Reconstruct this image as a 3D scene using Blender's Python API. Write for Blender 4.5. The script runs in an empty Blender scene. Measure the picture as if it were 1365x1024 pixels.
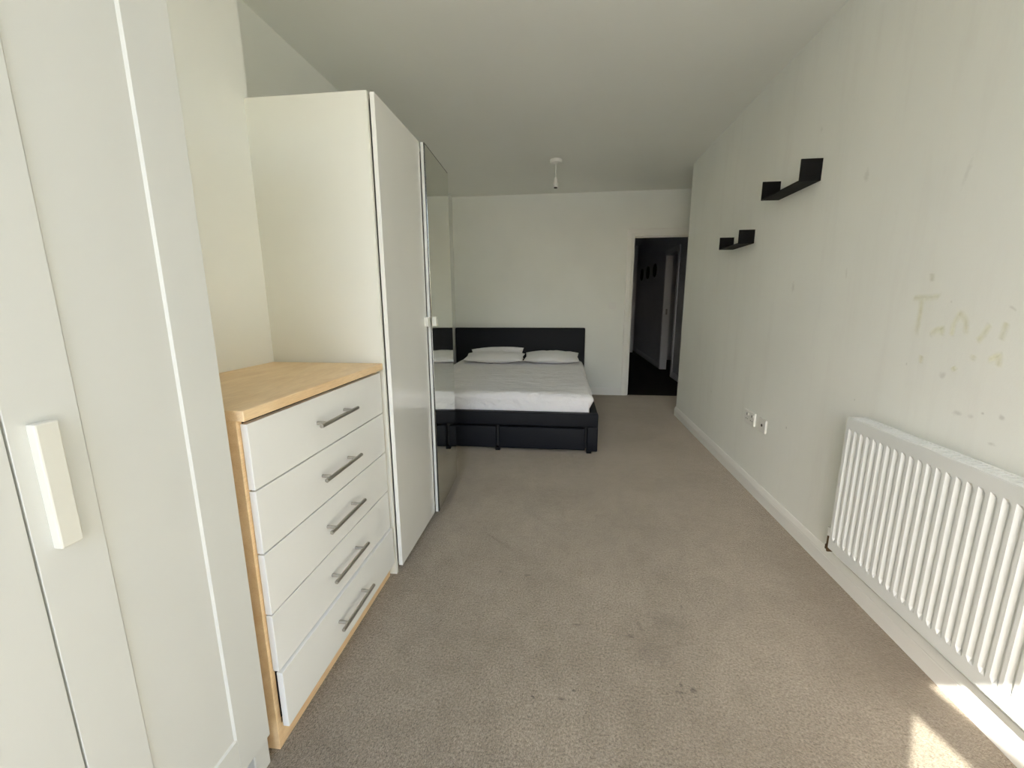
import bpy, bmesh, math, random
from mathutils import Vector, Matrix, noise
random.seed(7)
S = bpy.context.scene
C = S.collection

# ------------------------------------------------------------------ camera
F_PX = 559.588
RIGHT = Vector((0.99281, 0.1196, -0.0048))
FWD = Vector((-0.1174, 0.9741, -0.1929))
cam_d = bpy.data.cameras.new('camera')
cam_d.sensor_fit = 'HORIZONTAL'; cam_d.sensor_width = 36.0
cam_d.lens = F_PX / 1365.0 * 36.0
cam_d.clip_start = 0.02
cam = bpy.data.objects.new('camera', cam_d); C.objects.link(cam)
FWD.normalize(); RIGHT = (RIGHT - FWD * RIGHT.dot(FWD)).normalized()
UP = RIGHT.cross(FWD)
m = Matrix((RIGHT, UP, -FWD)).transposed().to_4x4()
m.translation = Vector((0, 0, 1.2325))
cam.matrix_world = m
S.camera = cam

# ------------------------------------------------------------------ sky, sun, exposure
w = bpy.data.worlds.new('sky'); S.world = w; w.use_nodes = True
nt = w.node_tree; nt.nodes.clear()
wo = nt.nodes.new('ShaderNodeOutputWorld'); bg = nt.nodes.new('ShaderNodeBackground')
sky = nt.nodes.new('ShaderNodeTexSky'); sky.sky_type = 'NISHITA'; sky.sun_disc = False
sky.sun_elevation = math.radians(38.5); sky.sun_rotation = math.radians(218.7); sky.dust_density = 2.0
wb = nt.nodes.new('ShaderNodeMix'); wb.data_type = 'RGBA'; wb.blend_type = 'MULTIPLY'; wb.inputs[0].default_value = 1.0
wb.inputs[7].default_value = (1.04, 1.0, 1.0, 1)                     # the photograph's white balance
nt.links.new(sky.outputs[0], wb.inputs[6]); nt.links.new(wb.outputs[2], bg.inputs['Color'])
bg.inputs['Strength'].default_value = 1.0
nt.links.new(bg.outputs[0], wo.inputs[0])
sun_d = bpy.data.lights.new('sun', 'SUN'); sun_d.energy = 12.0; sun_d.angle = math.radians(0.35)
sun_d.color = (1.0, 0.95, 0.86)
sun = bpy.data.objects.new('sun', sun_d); C.objects.link(sun)
SUN_DIR = Vector((0.80, 1.0, -1.02)).normalized()
sun.rotation_mode = 'QUATERNION'; sun.rotation_quaternion = SUN_DIR.to_track_quat('-Z', 'Y')
sun.location = (-3, -5, 5)
S.view_settings.view_transform = 'Standard'; S.view_settings.look = 'None'
S.view_settings.gamma = 1.0; S.view_settings.use_curve_mapping = False
S.view_settings.exposure = 0.25
try:
    S.cycles.max_bounces = 24; S.cycles.diffuse_bounces = 16; S.cycles.glossy_bounces = 8
    S.cycles.transparent_max_bounces = 12
    S.cycles.sample_clamp_indirect = 8.0
except Exception:
    pass

# ------------------------------------------------------------------ materials
def principled(name, col, rough=0.6, metal=0.0, spec=0.5, coat=0.0):
    mt = bpy.data.materials.new(name); mt.use_nodes = True
    b = mt.node_tree.nodes['Principled BSDF']
    b.inputs['Base Color'].default_value = (*col, 1); b.inputs['Roughness'].default_value = rough
    b.inputs['Metallic'].default_value = metal; b.inputs['Specular IOR Level'].default_value = spec
    b.inputs['Coat Weight'].default_value = coat
    return mt, mt.node_tree, b

def N(nt, t, **kw):
    n = nt.nodes.new(t)
    for k, v in kw.items():
        if k in n.inputs: n.inputs[k].default_value = v
        else: setattr(n, k, v)
    return n

def ramp(nt, src, p0, p1, c0, c1):
    r = nt.nodes.new('ShaderNodeValToRGB')
    r.color_ramp.elements[0].position = p0; r.color_ramp.elements[0].color = (*c0, 1)
    r.color_ramp.elements[1].position = p1; r.color_ramp.elements[1].color = (*c1, 1)
    nt.links.new(src, r.inputs[0]); return r.outputs[0]

def mixc(nt, fac, a, b, mode='MIX'):
    n = nt.nodes.new('ShaderNodeMix'); n.data_type = 'RGBA'; n.blend_type = mode
    if isinstance(fac, (int, float)): n.inputs[0].default_value = fac
    else: nt.links.new(fac, n.inputs[0])
    for sock, v in ((n.inputs[6], a), (n.inputs[7], b)):
        if isinstance(v, tuple): sock.default_value = (*v, 1)
        else: nt.links.new(v, sock)
    return n.outputs[2]

def bump(nt, b, h, strength, dist):
    n = nt.nodes.new('ShaderNodeBump'); n.inputs['Strength'].default_value = strength
    n.inputs['Distance'].default_value = dist
    nt.links.new(h, n.inputs['Height']); nt.links.new(n.outputs[0], b.inputs['Normal'])

def pos(nt): return nt.nodes.new('ShaderNodeNewGeometry').outputs['Position']

def scaled(nt, vec, s):
    n = nt.nodes.new('ShaderNodeVectorMath'); n.operation = 'MULTIPLY'
    nt.links.new(vec, n.inputs[0]); n.inputs[1].default_value = s; return n.outputs[0]

def math_(nt, op, a, b=None):
    n = nt.nodes.new('ShaderNodeMath'); n.operation = op
    for i, v in enumerate((a, b)):
        if v is None: continue
        if isinstance(v, (int, float)): n.inputs[i].default_value = v
        else: nt.links.new(v, n.inputs[i])
    return n.outputs[0]

def spot(nt, vec, centre, radii, ang=0.0, soft=1.0, rough=None):
    """soft mark: 1 in the middle, 0 outside an ellipse lying on the surface"""
    mp = nt.nodes.new('ShaderNodeMapping'); mp.vector_type = 'TEXTURE'
    mp.inputs['Location'].default_value = centre; mp.inputs['Scale'].default_value = radii
    mp.inputs['Rotation'].default_value = ang if isinstance(ang, tuple) else (0, 0, ang)
    nt.links.new(vec, mp.inputs['Vector'])
    ln = nt.nodes.new('ShaderNodeVectorMath'); ln.operation = 'LENGTH'
    nt.links.new(mp.outputs[0], ln.inputs[0])
    v = math_(nt, 'SUBTRACT', 1.0, ln.outputs['Value'])
    if rough is not None: v = math_(nt, 'ADD', v, rough)
    mr = nt.nodes.new('ShaderNodeMapRange'); nt.links.new(v, mr.inputs[0])
    mr.inputs[1].default_value = 0.0; mr.inputs[2].default_value = soft
    return mr.outputs[0]

def paint(name, col, dirt=0.04, rough=0.75):
    mt, nt, b = principled(name, col, rough, spec=0.25)
    p = pos(nt)
    n1 = N(nt, 'ShaderNodeTexNoise', Scale=1.6, Detail=4.0); nt.links.new(p, n1.inputs['Vector'])
    d = tuple(c * (1 - dirt) for c in col)
    c = ramp(nt, n1.outputs[0], 0.35, 0.65, d, col)
    nt.links.new(c, b.inputs['Base Color'])
    n2 = N(nt, 'ShaderNodeTexNoise', Scale=180.0, Detail=2.0); nt.links.new(p, n2.inputs['Vector'])
    bump(nt, b, n2.outputs[0], 0.06, 0.002)
    return mt

WHITE = (0.865, 0.877, 0.835)
M_wall = paint('wall_paint', WHITE)
M_ceil = paint('ceiling_paint', (0.855, 0.862, 0.82), 0.02)
M_trim = principled('gloss_trim_paint', (0.84, 0.835, 0.80), 0.32, spec=0.4)[0]
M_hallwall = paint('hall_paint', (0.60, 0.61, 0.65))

def right_wall_paint():
    mt, nt, b = principled('marked_wall_paint', WHITE, 0.72, spec=0.25)
    p = pos(nt)
    n1 = N(nt, 'ShaderNodeTexNoise', Scale=1.2, Detail=5.0); nt.links.new(p, n1.inputs['Vector'])
    c = ramp(nt, n1.outputs[0], 0.35, 0.65, tuple(x * 0.95 for x in WHITE), WHITE)
    st = N(nt, 'ShaderNodeTexNoise', Scale=1.0, Detail=6.0, Roughness=0.65)
    nt.links.new(scaled(nt, p, (1, 9.0, 1.3)), st.inputs['Vector'])
    f = ramp(nt, st.outputs[0], 0.52, 0.78, (0, 0, 0), (0.22, 0.22, 0.22))
    c = mixc(nt, f, c, (0.66, 0.64, 0.61))
    rn = N(nt, 'ShaderNodeTexNoise', Scale=60.0, Detail=3.0); nt.links.new(p, rn.inputs['Vector'])
    rj = math_(nt, 'MULTIPLY', math_(nt, 'SUBTRACT', rn.outputs[0], 0.5), 1.8)
    marks = [(1.6737, 1.0028, .006, .008, 0, .9), (1.9096, .8127, .005, .005, 0, .6), (2.4089, .5369, .008, .010, 0, .8),
             (1.3651, .8994, .007, .006, 0, .8), (1.3106, .9008, .013, .010, 0, .6), (1.3207, .819, .022, .008, 0, .55),
             (1.5208, .9853, .018, .020, 0, .45), (1.4434, .8784, .022, .012, 0, .5), (1.3965, .8815, .012, .010, 0, .4),
             (1.5404, 1.2254, .006, .006, 0, .5), (1.346, 1.2071, .018, .006, .5, .55), (2.0442, 1.7369, .02, .04, 0, .35),
             (2.4301, 2.0565, .015, .02, 0, .3), (1.5706, 1.6246, .012, .07, .2, .25), (3.6097, .4843, .012, .012, 0, .7),
             (2.5166, 1.3011, .02, .05, 0, .35), (2.084, 1.3458, .01, .03, 0, .3), (1.40, 1.68, .02, .02, 0, .3)]
    for (y, z, ry, rz, a, s) in marks:
        k = spot(nt, p, (1.245, y, z), (0.05, ry * .85, rz * .85), (a, 0, 0), 0.8, rj)
        c = mixc(nt, math_(nt, 'MULTIPLY', k, s * .55), c, (0.34, 0.33, 0.30))
    nt.links.new(c, b.inputs['Base Color'])
    n2 = N(nt, 'ShaderNodeTexNoise', Scale=160.0, Detail=2.0); nt.links.new(p, n2.inputs['Vector'])
    bump(nt, b, n2.outputs[0], 0.08, 0.002)
    return mt
M_wall_right = right_wall_paint()

def carpet():
    mt, nt, b = principled('beige_carpet', (0.4, 0.34, 0.27), 0.95, spec=0.1)
    b.inputs['Sheen Weight'].default_value = 1.0; b.inputs['Sheen Roughness'].default_value = 0.45; b.inputs['Sheen Tint'].default_value = (0.85, 0.74, 0.6, 1)
    p = pos(nt)
    big = N(nt, 'ShaderNodeTexNoise', Scale=1.7, Detail=5.0, Roughness=0.6); nt.links.new(p, big.inputs['Vector'])
    mid = N(nt, 'ShaderNodeTexNoise', Scale=14.0, Detail=4.0); nt.links.new(p, mid.inputs['Vector'])
    fine = N(nt, 'ShaderNodeTexNoise', Scale=135.0, Detail=6.0, Roughness=0.85); nt.links.new(p, fine.inputs['Vector'])
    c = ramp(nt, fine.outputs[0], 0.36, 0.64, (0.070, 0.058, 0.044), (0.495, 0.435, 0.355))
    d1 = ramp(nt, big.outputs[0], 0.34, 0.62, (0.80, 0.78, 0.75), (1.06, 1.05, 1.03))
    c = mixc(nt, 1.0, c, d1, 'MULTIPLY')
    d2 = ramp(nt, mid.outputs[0], 0.3, 0.6, (0.88, 0.88, 0.87), (1.03, 1.03, 1.03))
    c = mixc(nt, 1.0, c, d2, 'MULTIPLY')
    rn = N(nt, 'ShaderNodeTexNoise', Scale=45.0, Detail=3.0); nt.links.new(p, rn.inputs['Vector'])
    rj = math_(nt, 'MULTIPLY', math_(nt, 'SUBTRACT', rn.outputs[0], 0.5), 2.4)
    # trodden dirt: (x, y, rx, ry, angle, strength)
    marks = [(1.13, 1.62, .14, .42, .12, .42), (1.02, 1.33, .16, .12, 0, .35), (.36, 1.37, .13, .16, 0, .22),
             (1.15, 2.1, .10, .5, 0, .25), (-.70, 2.35, .08, .8, 0, .45), (-.55, 1.55, .22, .3, .2, .25),
             (.45, 1.05, .3, .16, .3, .18), (-.3, 2.6, .5, .25, .2, .15), (.7, 3.6, .25, .9, 0, .15), (1.2, 1.38, .1, .14, 0, .3)]
    for (x, y, rx, ry, a, s) in marks:
        k = spot(nt, p, (x, y, 0), (rx * 1.4, ry * 1.4, 1), a, 1.0, math_(nt, 'MULTIPLY', rj, 0.35))
        c = mixc(nt, math_(nt, 'MULTIPLY', k, s), c, (0.11, 0.088, 0.062))
    small = [(.073, 1.437, .03, .006, .1, .6), (.272, 1.403, .028, .008, .2, .6), (.316, 1.453, .007, .03, .2, .55),
             (.057, 1.152, .008, .006, 0, .95), (.014, 1.118, .014, .008, 0, .8), (-.071, 1.116, .010, .004, -.6, .9),
             (.406, 1.213, .006, .012, 0, .85), (.44, 1.201, .010, .010, 0, .85), (.396, 1.185, .014, .006, 0, .7),
             (-.267, 1.728, .010, .006, 0, .7), (-.14, 1.715, .014, .008, 0, .5), (.505, 1.589, .004, .010, 0, .8),
             (.422, 1.488, .07, .05, 0, .3), (.35, 1.33, .08, .05, .3, .25), (-.08, 1.05, .006, .006, 0, .8)]
    for (x, y, rx, ry, a, s) in small:
        k = spot(nt, p, (x, y, 0), (rx * 1.2, ry * 1.2, 1), a, 0.7, rj)
        c = mixc(nt, math_(nt, 'MULTIPLY', k, s), c, (0.05, 0.045, 0.045))
    # the dented line left by something dragged
    dx, dy = 0.231, -0.208; L = math.hypot(dx, dy)
    k = spot(nt, p, (-.318, 1.982, 0), (L / 2, .012, 1), math.atan2(dy, dx), 0.8, math_(nt, 'MULTIPLY', rj, .5))
    c = mixc(nt, math_(nt, 'MULTIPLY', k, 0.5), c, (0.10, 0.085, 0.06))
    nt.links.new(c, b.inputs['Base Color'])
    vor = N(nt, 'ShaderNodeTexVoronoi', Scale=260.0); nt.links.new(p, vor.inputs['Vector'])
    h = math_(nt, 'ADD', math_(nt, 'MULTIPLY', vor.outputs['Distance'], -0.7), fine.outputs[0])
    h = math_(nt, 'ADD', h, math_(nt, 'MULTIPLY', mid.outputs[0], .8))
    bump(nt, b, h, 0.8, 0.005)
    return mt
M_carpet = carpet()

def maple():
    mt, nt, b = principled('maple_veneer', (0.72, 0.5, 0.28), 0.42, spec=0.4)
    p = pos(nt)
    n1 = N(nt, 'ShaderNodeTexNoise', Scale=3.0, Detail=6.0, Roughness=0.6, Distortion=0.6)
    nt.links.new(scaled(nt, p, (6.0, 1.5, 6.0)), n1.inputs['Vector'])
    c = ramp(nt, n1.outputs[0], 0.3, 0.7, (0.80, 0.56, 0.31), (0.93, 0.71, 0.44))
    n2 = N(nt, 'ShaderNodeTexNoise', Scale=60.0, Detail=3.0)
    nt.links.new(scaled(nt, p, (6.0, 0.4, 6.0)), n2.inputs['Vector'])
    c = mixc(nt, 1.0, c, ramp(nt, n2.outputs[0], 0.3, 0.7, (0.9, 0.89, 0.87), (1.04, 1.04, 1.04)), 'MULTIPLY')
    nt.links.new(c, b.inputs['Base Color'])
    return mt
M_maple = maple()

def lacquer(name, col, rough, coat=0.0, dirt=0.02):
    mt, nt, b = principled(name, col, rough, spec=0.5, coat=coat)
    b.inputs['Coat Roughness'].default_value = 0.05
    p = pos(nt)
    n1 = N(nt, 'ShaderNodeTexNoise', Scale=5.0, Detail=5.0); nt.links.new(p, n1.inputs['Vector'])
    nt.links.new(ramp(nt, n1.outputs[0], 0.4, 0.7, col, tuple(c * (1 - dirt) for c in col)), b.inputs['Base Color'])
    return mt
M_white = lacquer('white_lacquer', (0.655, 0.665, 0.635), 0.42)
M_drawer = lacquer('white_drawer_foil', (0.83, 0.835, 0.81), 0.34)
M_gloss = lacquer('high_gloss_white', (0.81, 0.81, 0.77), 0.22, coat=0.9)
M_cream = lacquer('cream_white_foil', (0.745, 0.745, 0.675), 0.5)
M_plastic = principled('white_plastic', (0.82, 0.82, 0.79), 0.3)[0]
M_dark_plastic = principled('dark_slot', (0.02, 0.02, 0.02), 0.5)[0]

def brushed(name, col, rough):
    mt, nt, b = principled(name, col, rough, metal=1.0)
    n = N(nt, 'ShaderNodeTexNoise', Scale=300.0, Detail=2.0)
    nt.links.new(scaled(nt, pos(nt), (3, 0.1, 3)), n.inputs['Vector'])
    mr = N(nt, 'ShaderNodeMapRange'); nt.links.new(n.outputs[0], mr.inputs[0])
    mr.inputs[3].default_value = rough - .08; mr.inputs[4].default_value = rough + .1
    nt.links.new(mr.outputs[0], b.inputs['Roughness'])
    return mt
M_nickel = brushed('brushed_nickel', (0.50, 0.48, 0.44), 0.34)
M_brass = brushed('tarnished_brass', (0.14, 0.10, 0.06), 0.45)
M_chrome = principled('hall_chrome', (0.3, 0.3, 0.31), 0.3, metal=1.0)[0]

def mirror():
    mt, nt, b = principled('smudged_mirror', (0.78, 0.79, 0.72), 0.015, metal=1.0)
    n = N(nt, 'ShaderNodeTexNoise', Scale=4.0, Detail=5.0); nt.links.new(pos(nt), n.inputs['Vector'])
    mr = N(nt, 'ShaderNodeMapRange'); nt.links.new(n.outputs[0], mr.inputs[0])
    mr.inputs[1].default_value = .45; mr.inputs[2].default_value = .8; mr.inputs[3].default_value = 0.01; mr.inputs[4].default_value = .10
    nt.links.new(mr.outputs[0], b.inputs['Roughness'])
    return mt
M_mirror = mirror()
M_mirror_edge = principled('mirror_edge_dark', (0.02, 0.022, 0.022), 0.25)[0]

def leather():
    mt, nt, b = principled('black_faux_leather', (0.008, 0.009, 0.013), 0.55, spec=0.2)
    p = pos(nt)
    v = N(nt, 'ShaderNodeTexVoronoi', Scale=350.0); nt.links.new(p, v.inputs['Vector'])
    n = N(nt, 'ShaderNodeTexNoise', Scale=7.0, Detail=3.0); nt.links.new(p, n.inputs['Vector'])
    h = math_(nt, 'ADD', math_(nt, 'MULTIPLY', v.outputs['Distance'], 0.25), n.outputs[0])
    bump(nt, b, h, 0.25, 0.006)
    return mt
M_leather = leather()

def cloth(name, col, wr_scale, wr_vec, strength):
    mt, nt, b = principled(name, col, 0.85, spec=0.15)
    b.inputs['Sheen Weight'].default_value = 0.15
    p = pos(nt)
    n = N(nt, 'ShaderNodeTexNoise', Scale=wr_scale, Detail=5.0, Roughness=0.55, Distortion=0.8)
    nt.links.new(scaled(nt, p, wr_vec), n.inputs['Vector'])
    w_ = N(nt, 'ShaderNodeTexNoise', Scale=420.0, Detail=1.0); nt.links.new(p, w_.inputs['Vector'])
    h = math_(nt, 'ADD', n.outputs[0], math_(nt, 'MULTIPLY', w_.outputs[0], 0.04))
    bump(nt, b, h, strength, 0.02)
    return mt
M_sheet = cloth('white_cotton_sheet', (0.90, 0.885, 0.905), 9.0, (0.9, 2.8, 1.0), 0.9)
M_pillow = cloth('white_cotton_pillowcase', (0.86, 0.85, 0.86), 7.0, (1.3, 1.0, 1.3), 0.6)
M_black = principled('matt_black_steel', (0.006, 0.006, 0.0065), 0.55, spec=0.12)[0]
M_rad = principled('radiator_enamel', (0.70, 0.72, 0.71), 0.28)[0]
M_rad_dark = principled('radiator_inside', (0.12, 0.12, 0.12), 0.6)[0]
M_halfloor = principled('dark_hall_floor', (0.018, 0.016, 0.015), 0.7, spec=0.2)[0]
M_halldoor = principled('hall_door_paint', (0.70, 0.76, 0.88), 0.4)[0]
M_hallgrey = principled('hall_cabinet_grey', (0.66, 0.67, 0.70), 0.5)[0]
M_plaque = principled('dark_plaque', (0.008, 0.008, 0.009), 0.6)[0]
M_concrete = paint('bounce_concrete', (0.62, 0.60, 0.56), 0.15, 0.9)
M_upvc = principled('white_window_frame', (0.82, 0.82, 0.81), 0.35)[0]

def glass():
    mt = bpy.data.materials.new('window_glass'); mt.use_nodes = True
    nt = mt.node_tree; nt.nodes.clear()
    o = nt.nodes.new('ShaderNodeOutputMaterial'); mx = nt.nodes.new('ShaderNodeMixShader')
    t = nt.nodes.new('ShaderNodeBsdfTransparent'); t.inputs[0].default_value = (0.95, 0.97, 0.96, 1)
    g = nt.nodes.new('ShaderNodeBsdfGlossy'); g.inputs['Roughness'].default_value = 0.0
    mx.inputs[0].default_value = 0.06
    nt.links.new(t.outputs[0], mx.inputs[1]); nt.links.new(g.outputs[0], mx.inputs[2]); nt.links.new(mx.outputs[0], o.inputs[0])
    return mt
M_glass = glass()

def scrawl():
    mt = bpy.data.materials.new('faded_yellow_scrawl'); mt.use_nodes = True
    nt = mt.node_tree; nt.nodes.clear()
    o = nt.nodes.new('ShaderNodeOutputMaterial'); mx = nt.nodes.new('ShaderNodeMixShader')
    t = nt.nodes.new('ShaderNodeBsdfTransparent')
    d = nt.nodes.new('ShaderNodeBsdfDiffuse'); d.inputs[0].default_value = (0.85, 0.82, 0.42, 1)
    n = N(nt, 'ShaderNodeTexNoise', Scale=55.0, Detail=3.0); nt.links.new(pos(nt), n.inputs['Vector'])
    mr = N(nt, 'ShaderNodeMapRange'); nt.links.new(n.outputs[0], mr.inputs[0])
    mr.inputs[1].default_value = .35; mr.inputs[2].default_value = .75; mr.inputs[3].default_value = 0.18; mr.inputs[4].default_value = .34
    at = nt.nodes.new('ShaderNodeAttribute'); at.attribute_name = 'ink'
    nt.links.new(math_(nt, 'MULTIPLY', mr.outputs[0], at.outputs['Fac']), mx.inputs[0])
    nt.links.new(t.outputs[0], mx.inputs[1]); nt.links.new(d.outputs[0], mx.inputs[2]); nt.links.new(mx.outputs[0], o.inputs[0])
    return mt
M_scrawl = scrawl()

# ------------------------------------------------------------------ mesh helpers (everything is modelled in room coordinates)
def box(bm, x0, x1, y0, y1, z0, z1, bev=0.0, seg=2, rot=None):
    r = bmesh.ops.create_cube(bm, size=1.0)
    vs = r['verts']
    for v in vs:
        v.co = Vector(((x0 + x1) / 2 + v.co.x * (x1 - x0), (y0 + y1) / 2 + v.co.y * (y1 - y0), (z0 + z1) / 2 + v.co.z * (z1 - z0)))
    if rot: bmesh.ops.transform(bm, matrix=rot, verts=vs)
    if bev > 0:
        es = list({e for v in vs for e in v.link_edges})
        bmesh.ops.bevel(bm, geom=es, offset=bev, segments=seg, affect='EDGES', profile=0.5)

def cyl(bm, p0, p1, r0, r1=None, seg=16):
    p0 = Vector(p0); p1 = Vector(p1); d = p1 - p0
    mt = Matrix.Translation((p0 + p1) / 2) @ d.to_track_quat('Z', 'Y').to_matrix().to_4x4()
    bmesh.ops.create_cone(bm, cap_ends=True, segments=seg, radius1=r0, radius2=r0 if r1 is None else r1, depth=d.length, matrix=mt)

def lathe(bm, cx, cy, prof, seg=28):
    rings = []
    for (r, z) in prof:
        rings.append([bm.verts.new((cx + r * math.cos(2 * math.pi * k / seg), cy + r * math.sin(2 * math.pi * k / seg), z)) for k in range(seg)])
    for a, b in zip(rings, rings[1:]):
        for k in range(seg):
            bm.faces.new((a[k], a[(k + 1) % seg], b[(k + 1) % seg], b[k]))
    bm.faces.new(rings[0]); bm.faces.new(list(reversed(rings[-1])))

def prism(bm, poly, f0, f1):
    """poly: list of 2-D points; f0/f1 map a 2-D point to a 3-D end point"""
    a = [bm.verts.new(f0(p)) for p in poly]; b = [bm.verts.new(f1(p)) for p in poly]
    n = len(poly)
    for k in range(n): bm.faces.new((a[k], a[(k + 1) % n], b[(k + 1) % n], b[k]))
    bm.faces.new(list(reversed(a))); bm.faces.new(b)

def rounded(bm, x0, x1, y0, y1, z0, z1, r, cuts=40, disp=None):
    res = bmesh.ops.create_cube(bm, size=2.0)
    bmesh.ops.subdivide_edges(bm, edges=bm.edges[:], cuts=cuts, use_grid_fill=True)
    c = Vector(((x0 + x1) / 2, (y0 + y1) / 2, (z0 + z1) / 2)); h = Vector(((x1 - x0) / 2, (y1 - y0) / 2, (z1 - z0) / 2))
    for v in bm.verts:
        p = Vector((v.co.x * h.x, v.co.y * h.y, v.co.z * h.z))
        q = Vector([max(-(h[i] - r), min(h[i] - r, p[i])) for i in range(3)])
        d = p - q
        if d.length > 1e-9: p = q + d.normalized() * r
        v.co = c + p
    if disp:
        bm.normal_update()
        for v in bm.verts: v.co = disp(v.co, v.normal)

def mesh(name, bm, mat, parent=None, smooth=False, label=None, cat=None, group=None, kind=None):
    bmesh.ops.recalc_face_normals(bm, faces=bm.faces[:])
    me = bpy.data.meshes.new(name)
    off = Vector(parent['_o']) if parent is not None else Vector((0, 0, 0))
    own = off
    if parent is None:                                   # origin of a stand-alone mesh: middle of its underside
        xs = [v.co for v in bm.verts]
        own = Vector(((min(v.x for v in xs) + max(v.x for v in xs)) / 2, (min(v.y for v in xs) + max(v.y for v in xs)) / 2, min(v.z for v in xs)))
    for v in bm.verts: v.co = v.co - own
    if smooth:
        for f in bm.faces: f.smooth = True
    bm.to_mesh(me); bm.free()
    if smooth:
        try: me.set_sharp_from_angle(angle=math.radians(35))
        except Exception: pass
    me.materials.append(mat)
    o = bpy.data.objects.new(name, me); C.objects.link(o)
    if parent is not None:
        o.parent = parent; o['_o'] = tuple(off)
    else:
        o.location = own; o['_o'] = tuple(own)
    tag(o, label, cat, group, kind)
    return o

def tag(o, label=None, cat=None, group=None, kind=None):
    if label: o['label'] = label
    if cat: o['category'] = cat
    if group: o['group'] = group
    if kind: o['kind'] = kind
    return o

def thing(name, base, label, cat, group=None, kind=None):
    o = bpy.data.objects.new(name, None); C.objects.link(o)
    o.location = base; o['_o'] = tuple(base); o.empty_display_size = 0.1
    return tag(o, label, cat, group, kind)

def bx(name, mat, parent, *a, **k):
    bev = k.pop('bev', 0.0); seg = k.pop('seg', 2); rot = k.pop('rot', None)
    bm = bmesh.new(); box(bm, *a, bev=bev, seg=seg, rot=rot)
    return mesh(name, bm, mat, parent, **k)

# ------------------------------------------------------------------ room shell
H = 2.548; XR = 1.245; XL = -1.438; XP = -1.23; YB = 5.602; YF = -1.0; YE = 4.631; XA = 2.05; YP = 1.680
def wall(name, mat, boxes, label):
    bm = bmesh.new()
    for b_ in boxes: box(bm, *b_)
    return mesh(name, bm, mat, label=label, cat='wall', kind='structure')

bx('floor', M_carpet, None, -1.6, 2.2, YF - .02, YB + .02, -0.1, 0.0, label='beige cut pile bedroom carpet with dark stains', cat='floor', kind='structure')
bx('ceiling', M_ceil, None, -1.6, 2.2, YF - .15, YB + .12, H, H + .12, label='plain white bedroom ceiling', cat='ceiling', kind='structure')
wall('wall_left', M_wall, [(XL - .12, XL, YP, YB + .12, 0, H)], 'white wall behind the tall wardrobe and beside the bed')
wall('wall_pier', M_wall, [(XL - .12, XP, YF - .12, YP, 0, H)], 'white projecting wall behind the chest of drawers')
wall('wall_right', M_wall_right, [(XR, XR + .12, YF - .12, YE - .12, 0, H), (XR, XA + .12, YE - .12, YE, 0, H)], 'scuffed white wall carrying the radiator and black shelves')
wall('wall_alcove', M_wall, [(XA, XA + .12, YE, YB + .12, 0, H)], 'white side wall of the door recess')
DX0, DX1, DZ = 0.868, 1.640, 2.018
wall('wall_back', M_wall, [(XL, DX0 - .03, YB, YB + .12, 0, H), (DX1 + .03, XA, YB, YB + .12, 0, H), (DX0 - .03, DX1 + .03, YB, YB + .12, DZ + .03, H)], 'white wall behind the bed with the open doorway')
# front wall: French window behind the photographer
WX0, WX1, WZ = -0.885, 1.06, 2.50
wall('wall_front', M_wall, [(XP, WX0, YF - .12, YF, 0, H), (WX1, XR, YF - .12, YF, 0, H), (WX0, WX1, YF - .12, YF, WZ, H)], 'white wall around the french window')

SK = [(0, 0), (.014, 0), (.014, .062), (.012, .066), (.014, .070), (.011, .078), (.007, .090), (.004, .097), (0, .098)]
def skirting(name, f, a, b, label):
    bm = bmesh.new()
    prism(bm, SK, lambda p: f(p, a), lambda p: f(p, b))
    return mesh(name, bm, M_trim, label=label, cat='skirting board', kind='structure')
skirting('baseboard_right', lambda p, t: (XR - p[0], t, p[1]), YF, YE + .014, 'white skirting board along the radiator wall')
skirting('baseboard_return', lambda p, t: (t, YE + p[0], p[1]), XR, XA, 'white skirting board round the wall corner')
skirting('baseboard_back', lambda p, t: (t, YB - p[0], p[1]), .312, .781, 'white skirting board between the bed and the doorway')
skirting('baseboard_left', lambda p, t: (XL + p[0], t, p[1]), 2.70, 3.36, 'white skirting board behind the bed foot')

# bedroom doorway: lining and architraves
d1 = thing('door_1', (1.254, YB, 0), 'white doorway frame opening onto the dark hall', 'doorway', kind='structure')
bm = bmesh.new()
box(bm, DX0 - .03, DX0, YB - .002, YB + .122, 0, DZ); box(bm, DX1, DX1 + .03, YB - .002, YB + .122, 0, DZ)
box(bm, DX0 - .03, DX1 + .03, YB - .002, YB + .122, DZ, DZ + .03)
mesh('lining', bm, M_trim, d1)
bm = bmesh.new()
box(bm, DX0, DX0 + .012, YB + .045, YB + .085, 0, DZ - .012); box(bm, DX1 - .012, DX1, YB + .045, YB + .085, 0, DZ - .012)
box(bm, DX0, DX1, YB + .045, YB + .085, DZ - .012, DZ)
mesh('door_stop', bm, M_trim, d1)
AP = [(0, 0), (.082, 0), (.082, .012), (.074, .017), (.030, .017), (.012, .011), (0, .008)]
for sgn, x in ((-1, DX0 - .006), (1, DX1 + .006)):
    bm = bmesh.new()
    prism(bm, AP, lambda p: (x + sgn * p[0], YB - p[1], 0), lambda p: (x + sgn * p[0], YB - p[1], DZ + .006 + p[0]))
    mesh('architrave', bm, M_trim, d1)
bm = bmesh.new()
prism(bm, AP, lambda p: (DX0 - .006 - p[0], YB - p[1], DZ + .006 + p[0]), lambda p: (DX1 + .006 + p[0], YB - p[1], DZ + .006 + p[0]))
mesh('architrave', bm, M_trim, d1)

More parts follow.
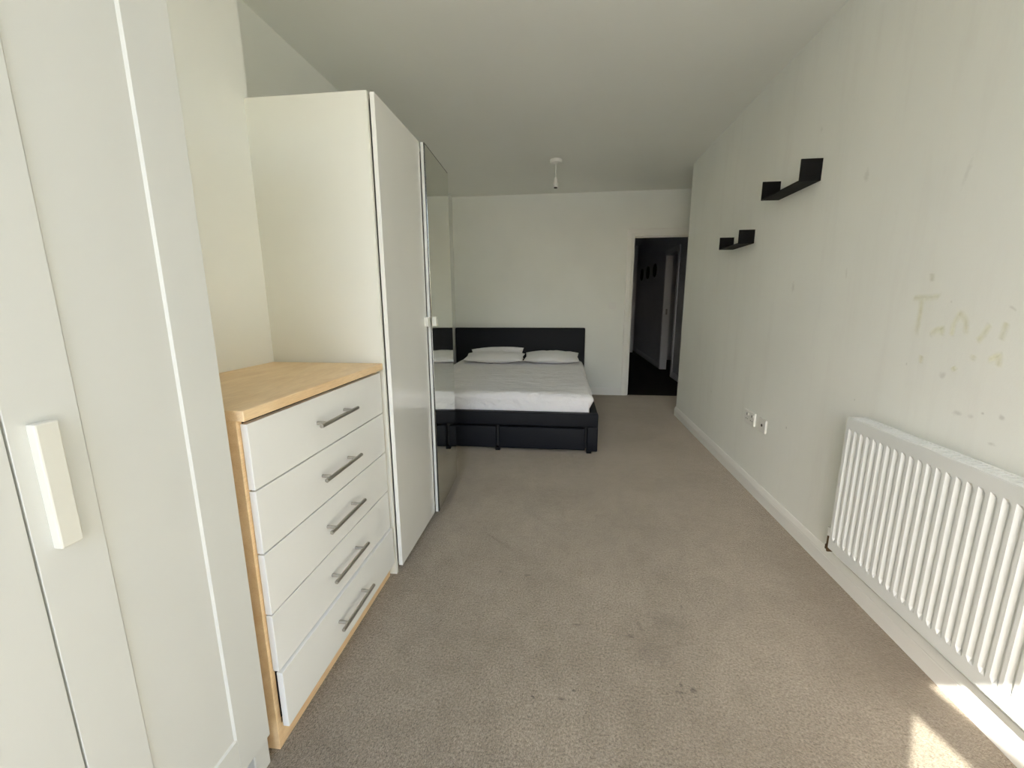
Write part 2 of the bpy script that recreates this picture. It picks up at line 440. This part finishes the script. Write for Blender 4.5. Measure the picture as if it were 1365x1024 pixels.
# hall beyond the doorway
HX = 1.79; HE = 10.95
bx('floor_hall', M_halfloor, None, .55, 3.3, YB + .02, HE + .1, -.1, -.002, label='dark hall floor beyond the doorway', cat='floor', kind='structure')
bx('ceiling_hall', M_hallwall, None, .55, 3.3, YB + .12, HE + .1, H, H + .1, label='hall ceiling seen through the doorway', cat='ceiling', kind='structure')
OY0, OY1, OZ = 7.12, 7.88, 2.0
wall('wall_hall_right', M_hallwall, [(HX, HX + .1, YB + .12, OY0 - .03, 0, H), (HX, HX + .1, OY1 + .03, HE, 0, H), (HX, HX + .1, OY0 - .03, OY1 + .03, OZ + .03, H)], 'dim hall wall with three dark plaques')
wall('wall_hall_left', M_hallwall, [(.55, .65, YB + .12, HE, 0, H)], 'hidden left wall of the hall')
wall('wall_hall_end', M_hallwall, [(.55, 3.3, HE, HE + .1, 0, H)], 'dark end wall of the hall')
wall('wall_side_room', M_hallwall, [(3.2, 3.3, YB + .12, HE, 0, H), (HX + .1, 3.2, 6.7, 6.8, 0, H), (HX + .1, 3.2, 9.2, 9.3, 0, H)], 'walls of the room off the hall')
def hall_skirt(name, y0, y1, label):
    bm = bmesh.new(); prism(bm, SK, lambda p: (HX - p[0], y0, p[1]), lambda p: (HX - p[0], y1, p[1]))
    mesh(name, bm, M_hallgrey, label=label, cat='skirting board', kind='structure')
hall_skirt('baseboard_hall', YB + .12, OY0 - .09, 'hall skirting board nearer than the side door')
hall_skirt('baseboard_hall_end', OY1 + .09, 10.44, 'hall skirting board beyond the side door')
d2 = thing('door_2', (HX, 7.5, 0), 'pale door standing ajar in the hall side wall', 'door', kind='structure')
bm = bmesh.new()
box(bm, HX - .002, HX + .102, OY0 - .03, OY0, 0, OZ); box(bm, HX - .002, HX + .102, OY1, OY1 + .03, 0, OZ); box(bm, HX - .002, HX + .102, OY0 - .03, OY1 + .03, OZ, OZ + .03)
mesh('lining', bm, M_hallgrey, d2)
for y0, y1 in ((OY0 - .09, OY0 - .01), (OY1 + .01, OY1 + .09)):
    bx('architrave', M_hallgrey, d2, HX - .018, HX, y0, y1, 0, OZ + .09, bev=.004)
bx('architrave', M_hallgrey, d2, HX - .018, HX, OY0 - .01, OY1 + .01, OZ + .01, OZ + .09, bev=.004)
piv = Matrix.Translation((HX + .07, OY0 + .004, 0)) @ Matrix.Rotation(math.radians(-13), 4, 'Z') @ Matrix.Translation((-(HX + .07), -(OY0 + .004), 0))
leaf = bx('door_leaf', M_halldoor, d2, HX + .05, HX + .09, OY0 + .004, OY1 - .004, .01, OZ - .004, bev=.002, rot=piv)
bm = bmesh.new()
hy = OY1 - .07
box(bm, HX + .042, HX + .05, hy - .022, hy + .022, .93, 1.12, bev=.003)
box(bm, HX + .0, HX + .016, hy - .13, hy + .012, 1.03, 1.052, bev=.005); cyl(bm, (HX + .012, hy, 1.041), (HX + .045, hy, 1.041), .009)
bmesh.ops.transform(bm, matrix=piv, verts=bm.verts[:])
mesh('lever_handle', bm, M_chrome, leaf, label='metal lever handle')
bx('strike_plate', M_chrome, d2, HX + .03, HX + .06, OY1 - .002, OY1 + .001, .99, 1.09)
for y, nm in ((8.83, 'nearest'), (9.52, 'middle'), (10.22, 'farthest')):
    bm = bmesh.new()
    prof = [(.15, 0), (.155, .006), (.150, .016), (.120, .018), (.112, .010), (.02, .009)]
    seg = 28; rings = []
    for (r, dpt) in prof:
        rings.append([bm.verts.new((HX - dpt, y + r * .95 * math.cos(6.28318 * k / seg), 1.82 + r * .85 * math.sin(6.28318 * k / seg))) for k in range(seg)])
    for a, b in zip(rings, rings[1:]):
        for k in range(seg): bm.faces.new((a[k], a[(k + 1) % seg], b[(k + 1) % seg], b[k]))
    bm.faces.new(rings[0]); bm.faces.new(rings[-1])
    mesh('wall_plaque', bm, M_plaque, smooth=True, label='dark oval plaque on the hall wall, %s of the three' % {'nearest': 'rightmost and largest', 'middle': 'middle one', 'farthest': 'leftmost and smallest'}[nm], cat='plaque', group='dark plaques on the hall wall')
cab = thing('hall_cabinet', (1.25, 10.65, 0), 'grey white drawer cabinet at the far end of the hall', 'cabinet')
bx('body', M_hallgrey, cab, .8, 1.70, 10.47, 10.93, 0, 1.66, bev=.004)
for z0, z1 in ((.06, .40), (.42, .80), (.82, 1.21), (1.24, 1.63)):
    bx('drawer', M_hallgrey, cab, .82, 1.68, 10.45, 10.469, z0, z1, bev=.004)

# french window, with slab, ground and partitions added outside to steer its light
wn = thing('window_1', (.3, YF - .06, 0), 'white french window behind the photographer', 'window', kind='structure')
bm = bmesh.new()
for a in ((WX0, WX0 + .05, 0, WZ), (WX1 - .05, WX1, 0, WZ)): box(bm, a[0], a[1], YF - .10, YF - .03, a[2], a[3])
box(bm, WX0, WX1, YF - .10, YF - .03, WZ - .05, WZ); box(bm, WX0, WX1, YF - .10, YF - .03, 0, .03)
mesh('window_frame', bm, M_upvc, wn)
def leaf_bm(wd):
    bm = bmesh.new(); s = .07
    box(bm, 0, s, -.03, .03, .035, WZ + .078, bev=.004); box(bm, wd - s, wd, -.03, .03, .035, WZ + .078, bev=.004)
    box(bm, s, wd - s, -.03, .03, .035, .035 + .1); box(bm, s, wd - s, -.03, .03, WZ - .015, WZ + .078)
    gb = bmesh.new(); box(gb, s, wd - s, -.004, .004, .135, WZ - .015)
    return bm, gb
half = (WX1 - WX0 - .04) / 2
def put_leaf(hinge, deg, mirror_):
    bm, gb = leaf_bm(half)
    mt = Matrix.Translation(hinge) @ Matrix.Rotation(math.radians(deg), 4, 'Z') @ (Matrix.Scale(-1, 4, (1, 0, 0)) if mirror_ else Matrix())
    for b_ in (bm, gb): bmesh.ops.transform(b_, matrix=mt, verts=b_.verts[:])
    lf = mesh('window_leaf', bm, M_upvc, wn); mesh('pane', gb, M_glass, lf)
put_leaf((WX0 + .016, YF - .13, 0), -77, False)
put_leaf((WX1 - .016, YF - .132, 0), 0, True)
bx('ground', M_concrete, None, -40, 40, -60, YF - 2.2, -3.2, -3.0, label='added unseen ground outside, bouncing light up from far below', cat='ground', kind='structure')  # unseen ground, added to send light up to the ceiling
bx('bounce_slab', M_concrete, None, -1.7, 1.6, YF - 2.2, YF - .12, -.15, -.02, label='added unseen pale slab bouncing light in at the french window', cat='bounce_slab', kind='structure')  # unseen pale slab, added to bounce daylight into the room

M_render = paint('grey_render', (0.30, 0.29, 0.27), 0.15, 0.9)
for nm, x0, x1, lb in (('shade_partition', -1.70, -1.58, 'left'), ('shade_partition', 1.30, 1.42, 'right')):  # unseen partitions, added to cut sky and sun on the near surfaces
    bx(nm, M_render, None, x0, x1, YF - 2.2, YF - .12, -.02, 2.5, label='added unseen grey partition cutting daylight on the %s side of the window' % lb, cat='wall', kind='structure')
# ------------------------------------------------------------------ near wardrobe
XW = -0.745
nw = thing('wardrobe', (-.985, .24, 0), 'white framed panel wardrobe at the left edge with pale bar handle', 'wardrobe')
bm = bmesh.new()
box(bm, -1.222, XW - .019, -.351, -.333, .10, 1.90); box(bm, -1.222, XW - .019, .807, .825, .10, 1.90)
box(bm, -1.222, XW - .019, -.333, .807, 1.88, 1.90); box(bm, -1.222, XW - .019, -.333, .807, .10, .125)
box(bm, -1.222, -1.215, -.333, .807, .125, 1.88)
mesh('carcass', bm, M_white, nw)
for fy in (-.345, .45, .792):
    for fx in (-1.2, XW - .075): bx('foot', M_white, nw, fx, fx + .05, fy, fy + .055 if fy < .7 else fy + .05, 0, .10, bev=.003)
def framed_door(y0, y1, z0, z1, handle_y):
    st = .090
    bm = bmesh.new()
    xi, xo = XW - .018, XW
    box(bm, xi, xo, y0, y0 + st, z0, z1, bev=.0012); box(bm, xi, xo, y1 - st - .008, y1, z0, z1, bev=.0012)
    box(bm, xi, xo, y0 + st, y1 - st - .008, z0, z0 + .10, bev=.0012); box(bm, xi, xo, y0 + st, y1 - st - .008, z1 - .10, z1, bev=.0012)
    d = mesh('door', bm, M_white, nw)
    bm = bmesh.new()                                             # recessed panel with a sloped moulding round it
    a, b_, c_, e = y0 + st, y1 - st - .008, z0 + .10, z1 - .10
    o_ = .0035; x1_, x2_ = xo - .001, xo - .0045
    pts = [(x1_, a, c_), (x1_, b_, c_), (x1_, b_, e), (x1_, a, e), (x2_, a + o_, c_ + o_), (x2_, b_ - o_, c_ + o_), (x2_, b_ - o_, e - o_), (x2_, a + o_, e - o_)]
    v = [bm.verts.new(p) for p in pts]
    for k in range(4): bm.faces.new((v[k], v[(k + 1) % 4], v[4 + (k + 1) % 4], v[4 + k]))
    bm.faces.new(v[4:8])
    back = [bm.verts.new((xi + .002, p[1], p[2])) for p in pts[:4]]
    for k in range(4): bm.faces.new((v[k], back[k], back[(k + 1) % 4], v[(k + 1) % 4]))
    bm.faces.new(back)
    mesh('panel', bm, M_white, d)
    bm = bmesh.new()
    box(bm, xo - .001, xo + .015, handle_y + .004, handle_y + .034, .874, 1.066, bev=.0025)
    mesh('handle', bm, M_gloss_handle, d, label='pale upright bar handle')
M_gloss_handle = lacquer('handle_paint', (0.72, 0.715, 0.645), 0.3)
framed_door(.4585, .824, .118, 1.898, .476)
framed_door(.0685, .4555, .118, 1.898, .09)
framed_door(-.350, .0655, .118, 1.898, -.02)

# ------------------------------------------------------------------ chest of drawers
XD = -0.745
cd = thing('chest_of_drawers', (-.99, 1.26, 0), 'maple chest of five white drawers between the two wardrobes', 'chest of drawers')
bx('top', M_maple, cd, -1.228, -.738, .868, 1.646, .957, .984, bev=.0025, seg=2)
for y0, y1 in ((.874, .892), (1.624, 1.642)):
    bx('side_panel', M_maple, cd, -1.220, XD - .020, y0, y1, 0, .957, bev=.0015)
bx('back_panel', M_maple, cd, -1.220, -1.214, .892, 1.624, .02, .957)
bm = bmesh.new(); box(bm, XD - .033, XD - .021, .892, 1.624, 0, .070)
mesh('plinth', bm, M_maple, cd)
for z0, z1 in ((.948, .956), (.052, .066)): bx('carcass_rail', M_dark_plastic, cd, -1.21, XD - .036, .893, 1.623, z0, z1)
zz = [.947, .773, .599, .422, .247, .068]
for i in range(5):
    z1, z0 = zz[i], zz[i + 1] + .0045
    off = .009 if i == 4 else 0.0
    dr = bx('drawer', M_drawer, cd, XD - .018 + off, XD + off, .883, 1.633, z0, z1, bev=.001)
    bm = bmesh.new(); box(bm, -1.15, XD - .018 + off, .905, 1.611, z0 + .02, z1 - .02); mesh('drawer_box', bm, M_dark_plastic, dr)
    bm = bmesh.new(); zc = (z0 + z1) / 2 + .006; xh = XD + off + .034
    cyl(bm, (xh, 1.132, zc), (xh, 1.360, zc), .0062, seg=20)
    for y in (1.166, 1.326): cyl(bm, (XD + off - .001, y, zc), (xh - .002, y, zc), .0052, seg=16)
    mesh('handle', bm, M_nickel, dr, smooth=True, label='brushed metal T-bar handle')

# ------------------------------------------------------------------ tall wardrobe with mirror door
XT = -0.715
tw = thing('mirrored_wardrobe', (-1.02, 2.17, 0), 'tall gloss white wardrobe with one mirrored door beside the bed', 'wardrobe')
bm = bmesh.new()
box(bm, -1.31, -.738, 1.656, 1.674, 0, 2.003, bev=.0012)
mesh('side_panel', bm, M_cream, tw)
bx('side_panel', M_cream, tw, -1.31, -.738, 2.668, 2.686, 0, 2.003, bev=.0012)
bx('top_panel', M_cream, tw, -1.31, -.742, 1.674, 2.668, 1.985, 2.003)
bx('base_panel', M_cream, tw, -1.31, -.745, 1.674, 2.668, .03, .056)
bx('divider', M_cream, tw, -1.30, -.742, 2.170, 2.188, .056, 1.985)
bx('back_panel', M_cream, tw, -1.31, -1.304, 1.674, 2.668, .056, 1.985)
bx('plinth', M_cream, tw, -.79, -.775, 1.674, 2.668, 0, .03)
gd = bx('gloss_door', M_gloss, tw, XT - .018, XT, 1.672, 2.1765, .036, 2.003, bev=.0015, label='gloss white door')
bx('handle', M_gloss_handle, gd, XT - .001, XT + .022, 2.135, 2.168, 1.105, 1.155, bev=.003, label='small white block handle')
hinge = Vector((XT - .018, 2.684, 0))
rt = Matrix.Translation(hinge) @ Matrix.Rotation(math.radians(2.35), 4, 'Z') @ Matrix.Translation(-hinge)
md = bx('mirror_door', M_white, tw, XT - .018, XT - .003, 2.182, 2.684, .036, 2.003, bev=.001, rot=rt)
bm = bmesh.new(); box(bm, XT - .003, XT + .002, 2.1825, 2.6835, .037, 2.002, rot=rt); mesh('glass_backing', bm, M_mirror_edge, md)
bm = bmesh.new(); box(bm, XT + .002, XT + .0035, 2.1885, 2.682, .042, 1.995, rot=rt); mesh('mirror', bm, M_mirror, md, label='mirror glass reflecting the bed')
bx('handle', M_gloss_handle, md, XT + .003, XT + .026, 2.190, 2.222, 1.105, 1.155, bev=.003, rot=rt, label='small white block handle')

# ------------------------------------------------------------------ bed
bd = thing('bed', (-.56, 4.48, 0), 'black faux leather double bed with two drawers in its foot end', 'bed')
bm = bmesh.new(); box(bm, -1.425, .289, 5.515, 5.590, .03, .892, bev=.014, seg=4)
mesh('headboard', bm, M_leather, bd, smooth=True)
bm = bmesh.new(); box(bm, -1.420, .300, 3.318, 3.390, .226, .337, bev=.012, seg=4); mesh('foot_rail', bm, M_leather, bd, smooth=True)
for x0, x1 in ((.212, .300), (-1.420, -1.332)):
    bm = bmesh.new(); box(bm, x0, x1, 3.319, 3.39, .020, .228, bev=.010, seg=3); mesh('corner_post', bm, M_leather, bd, smooth=True)
for x0, x1 in ((.250, .300), (-1.420, -1.370)):
    bm = bmesh.new(); box(bm, x0, x1, 3.39, 5.516, .06, .330, bev=.012, seg=3); mesh('side_rail', bm, M_leather, bd, smooth=True)
for x0, x1 in ((-.516, .200), (-1.318, -.536)):
    bm = bmesh.new(); box(bm, x0, x1, 3.326, 3.38, .026, .212, bev=.012, seg=4); mesh('drawer', bm, M_leather, bd, smooth=True)
bx('slat_base', M_dark_plastic, bd, -1.366, .250, 3.39, 5.51, .20, .225)
bx('drawer_recess', M_dark_plastic, bd, -1.332, .212, 3.376, 3.392, .03, .226)
for x in (.232, -.526, -1.37):
    for y in (3.35, 5.46): bx('foot', M_black, bd, x - .02, x + .02, y - .018 if y < 4 else y, y + .02 if y < 4 else y + .04, 0, .03, bev=.002)

def sheet_disp(p, n):
    q = p.copy()
    def ridge(v): return 1 - abs(noise.noise(v)) * 2
    t = ridge(Vector((p.x * 2.4 + p.y * .8, p.y * 9.0, 1.3))) * .006 + ridge(Vector((p.x * 5 + 3, p.y * 20 + p.x * 3, 4.1))) * .004 + noise.noise(Vector((p.x * 1.5, p.y * 1.5, 9))) * .010
    if n.z > .35:
        k = (n.z - .35) / .65
        q.z += t * k * 1.35 * (1 if p.y < 4.9 else .25)
        d = (p.y - 4.45 - .28 * (p.x + .2)) / .018
        q.z += .009 * math.exp(-d * d) * max(0, 1 - ((p.x + .02) / .28) ** 2) * k
    if n.y < -.35:
        f = min(1, max(0, (p.z - .332) / .05))                  # held flat where the foot rail hems it in
        s_ = noise.noise(Vector((p.x * 7, 2.2, p.z * 1.5))) * .014 + ridge(Vector((p.x * 9 + p.z * 9, 7.2, p.z * 2))) * .008
        for cx in (-.86, -.60):                                  # two hanging folds
            e = (p.x - cx + (p.z - .3) * .25) / .022
            s_ -= .016 * math.exp(-e * e) * max(0, 1 - (p.z - .26) / .2)
        q.y += s_ * f * (.5 if p.x > -.2 else 1.0)
    if n.x > .35:
        q.x += noise.noise(Vector((p.y * 6, 1, p.z * 3))) * .008 - .035 * min(1, max(0, (.42 - p.z) / .07))
    return q
bm = bmesh.new()
rounded(bm, -1.362, .268, 3.406, 5.512, .228, .470, .055, 110, sheet_disp)
mesh('mattress', bm, M_sheet, smooth=True, label='deep mattress in a creased white fitted sheet on the black bed', cat='mattress')

def pillow(label, cx, cy, cz, wd, dp, th, rx, rz, seed, sag=0.0):
    bm = bmesh.new(); n = 36
    mt = Matrix.Translation((cx, cy, cz)) @ Matrix.Rotation(rz, 4, 'Z') @ Matrix.Rotation(rx, 4, 'X')
    def pt(i, j, s):
        u = -1 + 2 * i / n; v = -1 + 2 * j / n
        h = max(0, (1 - abs(u) ** 2.6) * (1 - abs(v) ** 2.6)) ** .55
        e = 1 - .06 * (1 - abs(u * v))
        x = u * wd / 2 * e * (1 - .05 * (1 - u * u) * abs(v)); y = v * dp / 2 * e * (1 - sag * (u - .25) ** 2 * max(0, v))
        k = noise.noise(Vector((u * 2.2 + seed, v * 2.2, s * 2 + seed))) * .010 + noise.noise(Vector((u * 6 + v * 3, v * 4 + seed, s))) * .006
        return mt @ Vector((x, y, s * (th / 2 * h) + k * h))
    g = {}
    for s in (1, -1):
        for i in range(n + 1):
            for j in range(n + 1):
                edge = i in (0, n) or j in (0, n)
                if edge and s == -1: g[i, j, s] = g[i, j, 1]
                else: g[i, j, s] = bm.verts.new(pt(i, j, s))
        for i in range(n):
            for j in range(n): bm.faces.new((g[i, j, s], g[i + 1, j, s], g[i + 1, j + 1, s], g[i, j + 1, s]))
    return mesh('pillow', bm, M_pillow, smooth=True, label=label, cat='pillow', group='white pillows at the headboard')
pillow('white pillow leaning at the right half of the black headboard', -.130, 5.27, .548, .68, .42, .120, .13, .0, 1.7)
pillow('front white pillow of the overlapping left pair on the bed', -.845, 5.195, .549, .745, .36, .120, .12, .0, 5.1)
pillow('rear white pillow tucked behind the front left pillow', -.850, 5.436, .574, .70, .17, .09, 1.15, .0, 9.4, .35)

# ------------------------------------------------------------------ radiator on the right wall
rd = thing('radiator', (1.19, 1.19, .19), 'white ribbed panel radiator on the right wall above the skirting', 'radiator')
RY1, RY0, RZ0, RZ1 = 1.783, .583, .190, .768
xf = 1.1475
bm = bmesh.new()
pitch = .03370; nr = int((RY1 - RY0 - .03) / pitch)
ys = [RY1]; kinds = [0]
y = RY1 - .008
for k in range(nr):
    for dy, dp in ((0, 0), (.0085, 0), (.0175, 1), (.0222, 1), (.0312, 0)):
        ys.append(y - dy); kinds.append(dp)
    y -= pitch
ys.append(RY0); kinds.append(0)
rows = [(RZ1, 0), (RZ1 - .042, 0), (RZ1 - .056, 1), (RZ0 + .056, 1), (RZ0 + .042, 0), (RZ0, 0)]
grid = [[bm.verts.new((xf + .0095 * kd * r_, yy, z)) for yy, kd in zip(ys, kinds)] for z, r_ in rows]
for a, b in zip(grid, grid[1:]):
    for k in range(len(ys) - 1): bm.faces.new((a[k], a[k + 1], b[k + 1], b[k]))
# rim turned back towards the wall
rim = [grid[0][k] for k in range(len(ys))] + [grid[r_][-1] for r_ in range(1, 6)] + [grid[5][k] for k in range(len(ys) - 2, -1, -1)] + [grid[r_][0] for r_ in range(4, 0, -1)]
back = [bm.verts.new((xf + .012, v.co.y, v.co.z)) for v in rim]
for k in range(len(rim)): bm.faces.new((rim[k], rim[(k + 1) % len(rim)], back[(k + 1) % len(rim)], back[k]))
mesh('front_panel', bm, M_rad, rd)
bx('back_panel', M_rad, rd, 1.205, 1.213, RY0, RY1, RZ0, RZ1 - .004)
for y0, y1 in ((RY1 - .0015, RY1 + .0015), (RY0 - .0015, RY0 + .0015)):
    bx('side_cover', M_rad, rd, xf + .006, 1.214, y0, y1, RZ0 + .02, RZ1 + .001, bev=.0005)
bm = bmesh.new()
box(bm, xf + .002, xf + .014, RY0, RY1, RZ1 - .001, RZ1 + .0025); box(bm, 1.204, 1.214, RY0, RY1, RZ1 - .001, RZ1 + .0025)
k = 0; yy = RY1 - .006
while yy > RY0:
    box(bm, xf + .014, 1.204, yy - .0100, yy, RZ1 - .0005, RZ1 + .002); yy -= .01685; k += 1
mesh('top_grille', bm, M_rad, rd, kind='stuff')
bx('convector_core', M_rad_dark, rd, 1.165, 1.204, RY0 + .02, RY1 - .01, RZ0 + .03, RZ1 - .035)
for y_ in (1.60, .75): bx('bracket', M_rad, rd, 1.2125, XR - .001, y_ - .015, y_ + .015, RZ0 + .06, RZ1 - .05)
vx, vy = 1.175, RY1 + .039
vb = bmesh.new()
cyl(vb, (vx, RY1 - .003, .212), (vx, vy, .212), .008); cyl(vb, (vx, vy, .172), (vx, vy, .228), .0095); cyl(vb, (vx, vy, .160), (vx, vy, .180), .0125, seg=6)
cyl(vb, (vx, vy - .012, .212), (vx, vy - .026, .212), .0125, seg=6)
vl = mesh('valve', vb, M_brass, rd, smooth=True, label='tarnished lockshield valve')
vb = bmesh.new(); cyl(vb, (vx, vy, .226), (vx, vy, .262), .0125, .011, seg=20); mesh('valve_cap', vb, M_plastic, vl, smooth=True, label='white plastic valve cap')
vb = bmesh.new(); cyl(vb, (vx, vy, .150), (vx, vy, .165), .0065); cyl(vb, (vx - .004, vy, .154), (XR - .016, vy, .154), .0065); mesh('pipe', vb, M_brass, vl, smooth=True)

# ------------------------------------------------------------------ black floating shelves
def shelf(y0, y1, z0, z1, label):
    t = thing('floating_shelf', (1.195, (y0 + y1) / 2, z0), label, 'shelf', 'black floating shelves on the right wall')
    bx('board', M_black, t, XR - .100, XR, y0 + .0055, y1 - .0055, z0, z0 + .0055, bev=.0008)
    bx('end_panel', M_black, t, XR - .100, XR, y0, y0 + .0055, z0, z1, bev=.0008)
    bx('end_panel', M_black, t, XR - .100, XR, y1 - .0055, y1, z0, z1, bev=.0008)
    bx('wall_flange', M_black, t, XR - .003, XR, y0 + .0055, y1 - .0055, z0 + .0055, z0 + .020)
shelf(2.380, 2.792, 1.808, 1.911, 'black U-shaped floating shelf, higher and nearer of the two')
shelf(3.070, 3.424, 1.602, 1.689, 'black U-shaped floating shelf, lower and nearer the doorway')

# ------------------------------------------------------------------ sockets and switch
sk = thing('socket', (XR, 2.845, .43), 'white double power socket on the right wall', 'socket')
bx('plate', M_plastic, sk, XR - .011, XR, 2.772, 2.919, .430, .516, bev=.0025)
for y_ in (2.810, 2.881):
    rk = bx('rocker', M_plastic, sk, XR - .0145, XR - .010, y_ - .030, y_ - .016, .486, .504, bev=.001)
    bx('pin_slot', M_dark_plastic, sk, XR - .0116, XR - .0105, y_ - .004, y_ + .004, .482, .498)
    for dy in (-.011, .011): bx('pin_slot', M_dark_plastic, sk, XR - .0116, XR - .0105, y_ + dy - .0035, y_ + dy + .0035, .456, .461)
s2 = thing('aerial_socket', (XR, 2.665, .43), 'white single aerial outlet next to the double socket', 'socket')
bx('plate', M_plastic, s2, XR - .012, XR, 2.620, 2.706, .431, .514, bev=.0025)
bm = bmesh.new(); cyl(bm, (XR - .014, 2.663, .474), (XR - .011, 2.663, .474), .009, seg=20); mesh('outlet', bm, M_dark_plastic, s2, smooth=True)
sw = thing('light_switch', (.63, YB, 1.13), 'white double light switch between bed and doorway', 'switch')
bx('plate', M_plastic, sw, .584, .676, YB - .009, YB, 1.131, 1.217, bev=.0025)
for x in (.612, .648): bx('rocker', M_plastic, sw, x - .008, x + .008, YB - .0125, YB - .008, 1.16, 1.188, bev=.0015)

# ------------------------------------------------------------------ pendant lamp holder
PX, PY = -.092, 4.333
pl = thing('pendant_light', (PX, PY, H), 'bulbless white pendant lampholder hanging from the ceiling', 'light')
bm = bmesh.new(); lathe(bm, PX, PY, [(.058, H), (.058, H - .018), (.052, H - .028), (.020, H - .033), (.008, H - .040)]); mesh('ceiling_rose', bm, M_plastic, pl, smooth=True)
bm = bmesh.new(); cyl(bm, (PX, PY, H - .038), (PX, PY, 2.375), .0035, seg=10); mesh('flex', bm, M_plastic, pl, smooth=True)
bm = bmesh.new(); lathe(bm, PX, PY, [(.006, 2.392), (.012, 2.384), (.017, 2.352), (.018, 2.340), (.025, 2.338), (.025, 2.328), (.020, 2.326), (.020, 2.306), (.017, 2.304)])
hd = mesh('lamp_holder', bm, M_plastic, pl, smooth=True)
bm = bmesh.new(); lathe(bm, PX, PY, [(.017, 2.304), (.0165, 2.297), (.012, 2.296)]); mesh('bulb_contact', bm, M_dark_plastic, hd, smooth=True)

# ------------------------------------------------------------------ faint yellow handwriting left on the right wall
strokes = [[(1.6964, 1.2384), (1.6489, 1.2392), (1.58, 1.2425)], [(1.656, 1.2381), (1.6532, 1.1918), (1.6532, 1.1057)],
           [(1.5989, 1.1101), (1.5781, 1.1314), (1.5533, 1.1407), (1.5518, 1.1138)],
           [(1.5175, 1.1147), (1.5145, 1.158), (1.5015, 1.1916), (1.4763, 1.1671), (1.467, 1.1243)],
           [(1.4289, 1.106), (1.412, 1.1285), (1.3985, 1.1638)], [(1.3594, 1.1159), (1.3563, 1.1395), (1.3515, 1.1694)],
           [(1.6132, 1.0108), (1.6146, 1.0436)], [(1.4776, 1.0082), (1.4928, 1.021)], [(1.4313, 1.0485), (1.4278, 1.0669)],
           [(1.3511, 1.0392), (1.3525, 1.0763), (1.3853, 1.0549)], [(1.6269, 1.2906), (1.6338, 1.3219)]]
scr = thing('wall_scrawl', (XR, 1.52, 1.0), 'faint yellow handwriting on the right wall above the radiator', 'handwriting')
for st in strokes:
    bm = bmesh.new(); lay = bm.loops.layers.float_color.new('ink'); ink = {}
    pts_ = []
    for p, q in zip(st, st[1:]):
        for k in range(5): pts_.append(Vector(p).lerp(Vector(q), k / 5))
    pts_.append(Vector(st[-1])); rows_ = []; wd = .013
    for i, P in enumerate(pts_):
        t = (pts_[min(len(pts_) - 1, i + 1)] - pts_[max(0, i - 1)]).normalized(); nrm = Vector((-t.y, t.x)) * wd
        row = [bm.verts.new((XR - .0004, P.x + nrm.x * e, P.y + nrm.y * e)) for e in (1, 0, -1)]
        ink[row[0]] = ink[row[2]] = 0.0; ink[row[1]] = 0.0 if i in (0, len(pts_) - 1) else 1.0
        rows_.append(row)
    for a, b in zip(rows_, rows_[1:]):
        for k in (0, 1): bm.faces.new((a[k], b[k], b[k + 1], a[k + 1]))
    for f in bm.faces:
        for l in f.loops: l[lay] = (ink[l.vert],) * 3 + (1,)
    mesh('stroke', bm, M_scrawl, scr)

for o in bpy.data.objects:
    if '_o' in o: del o['_o']
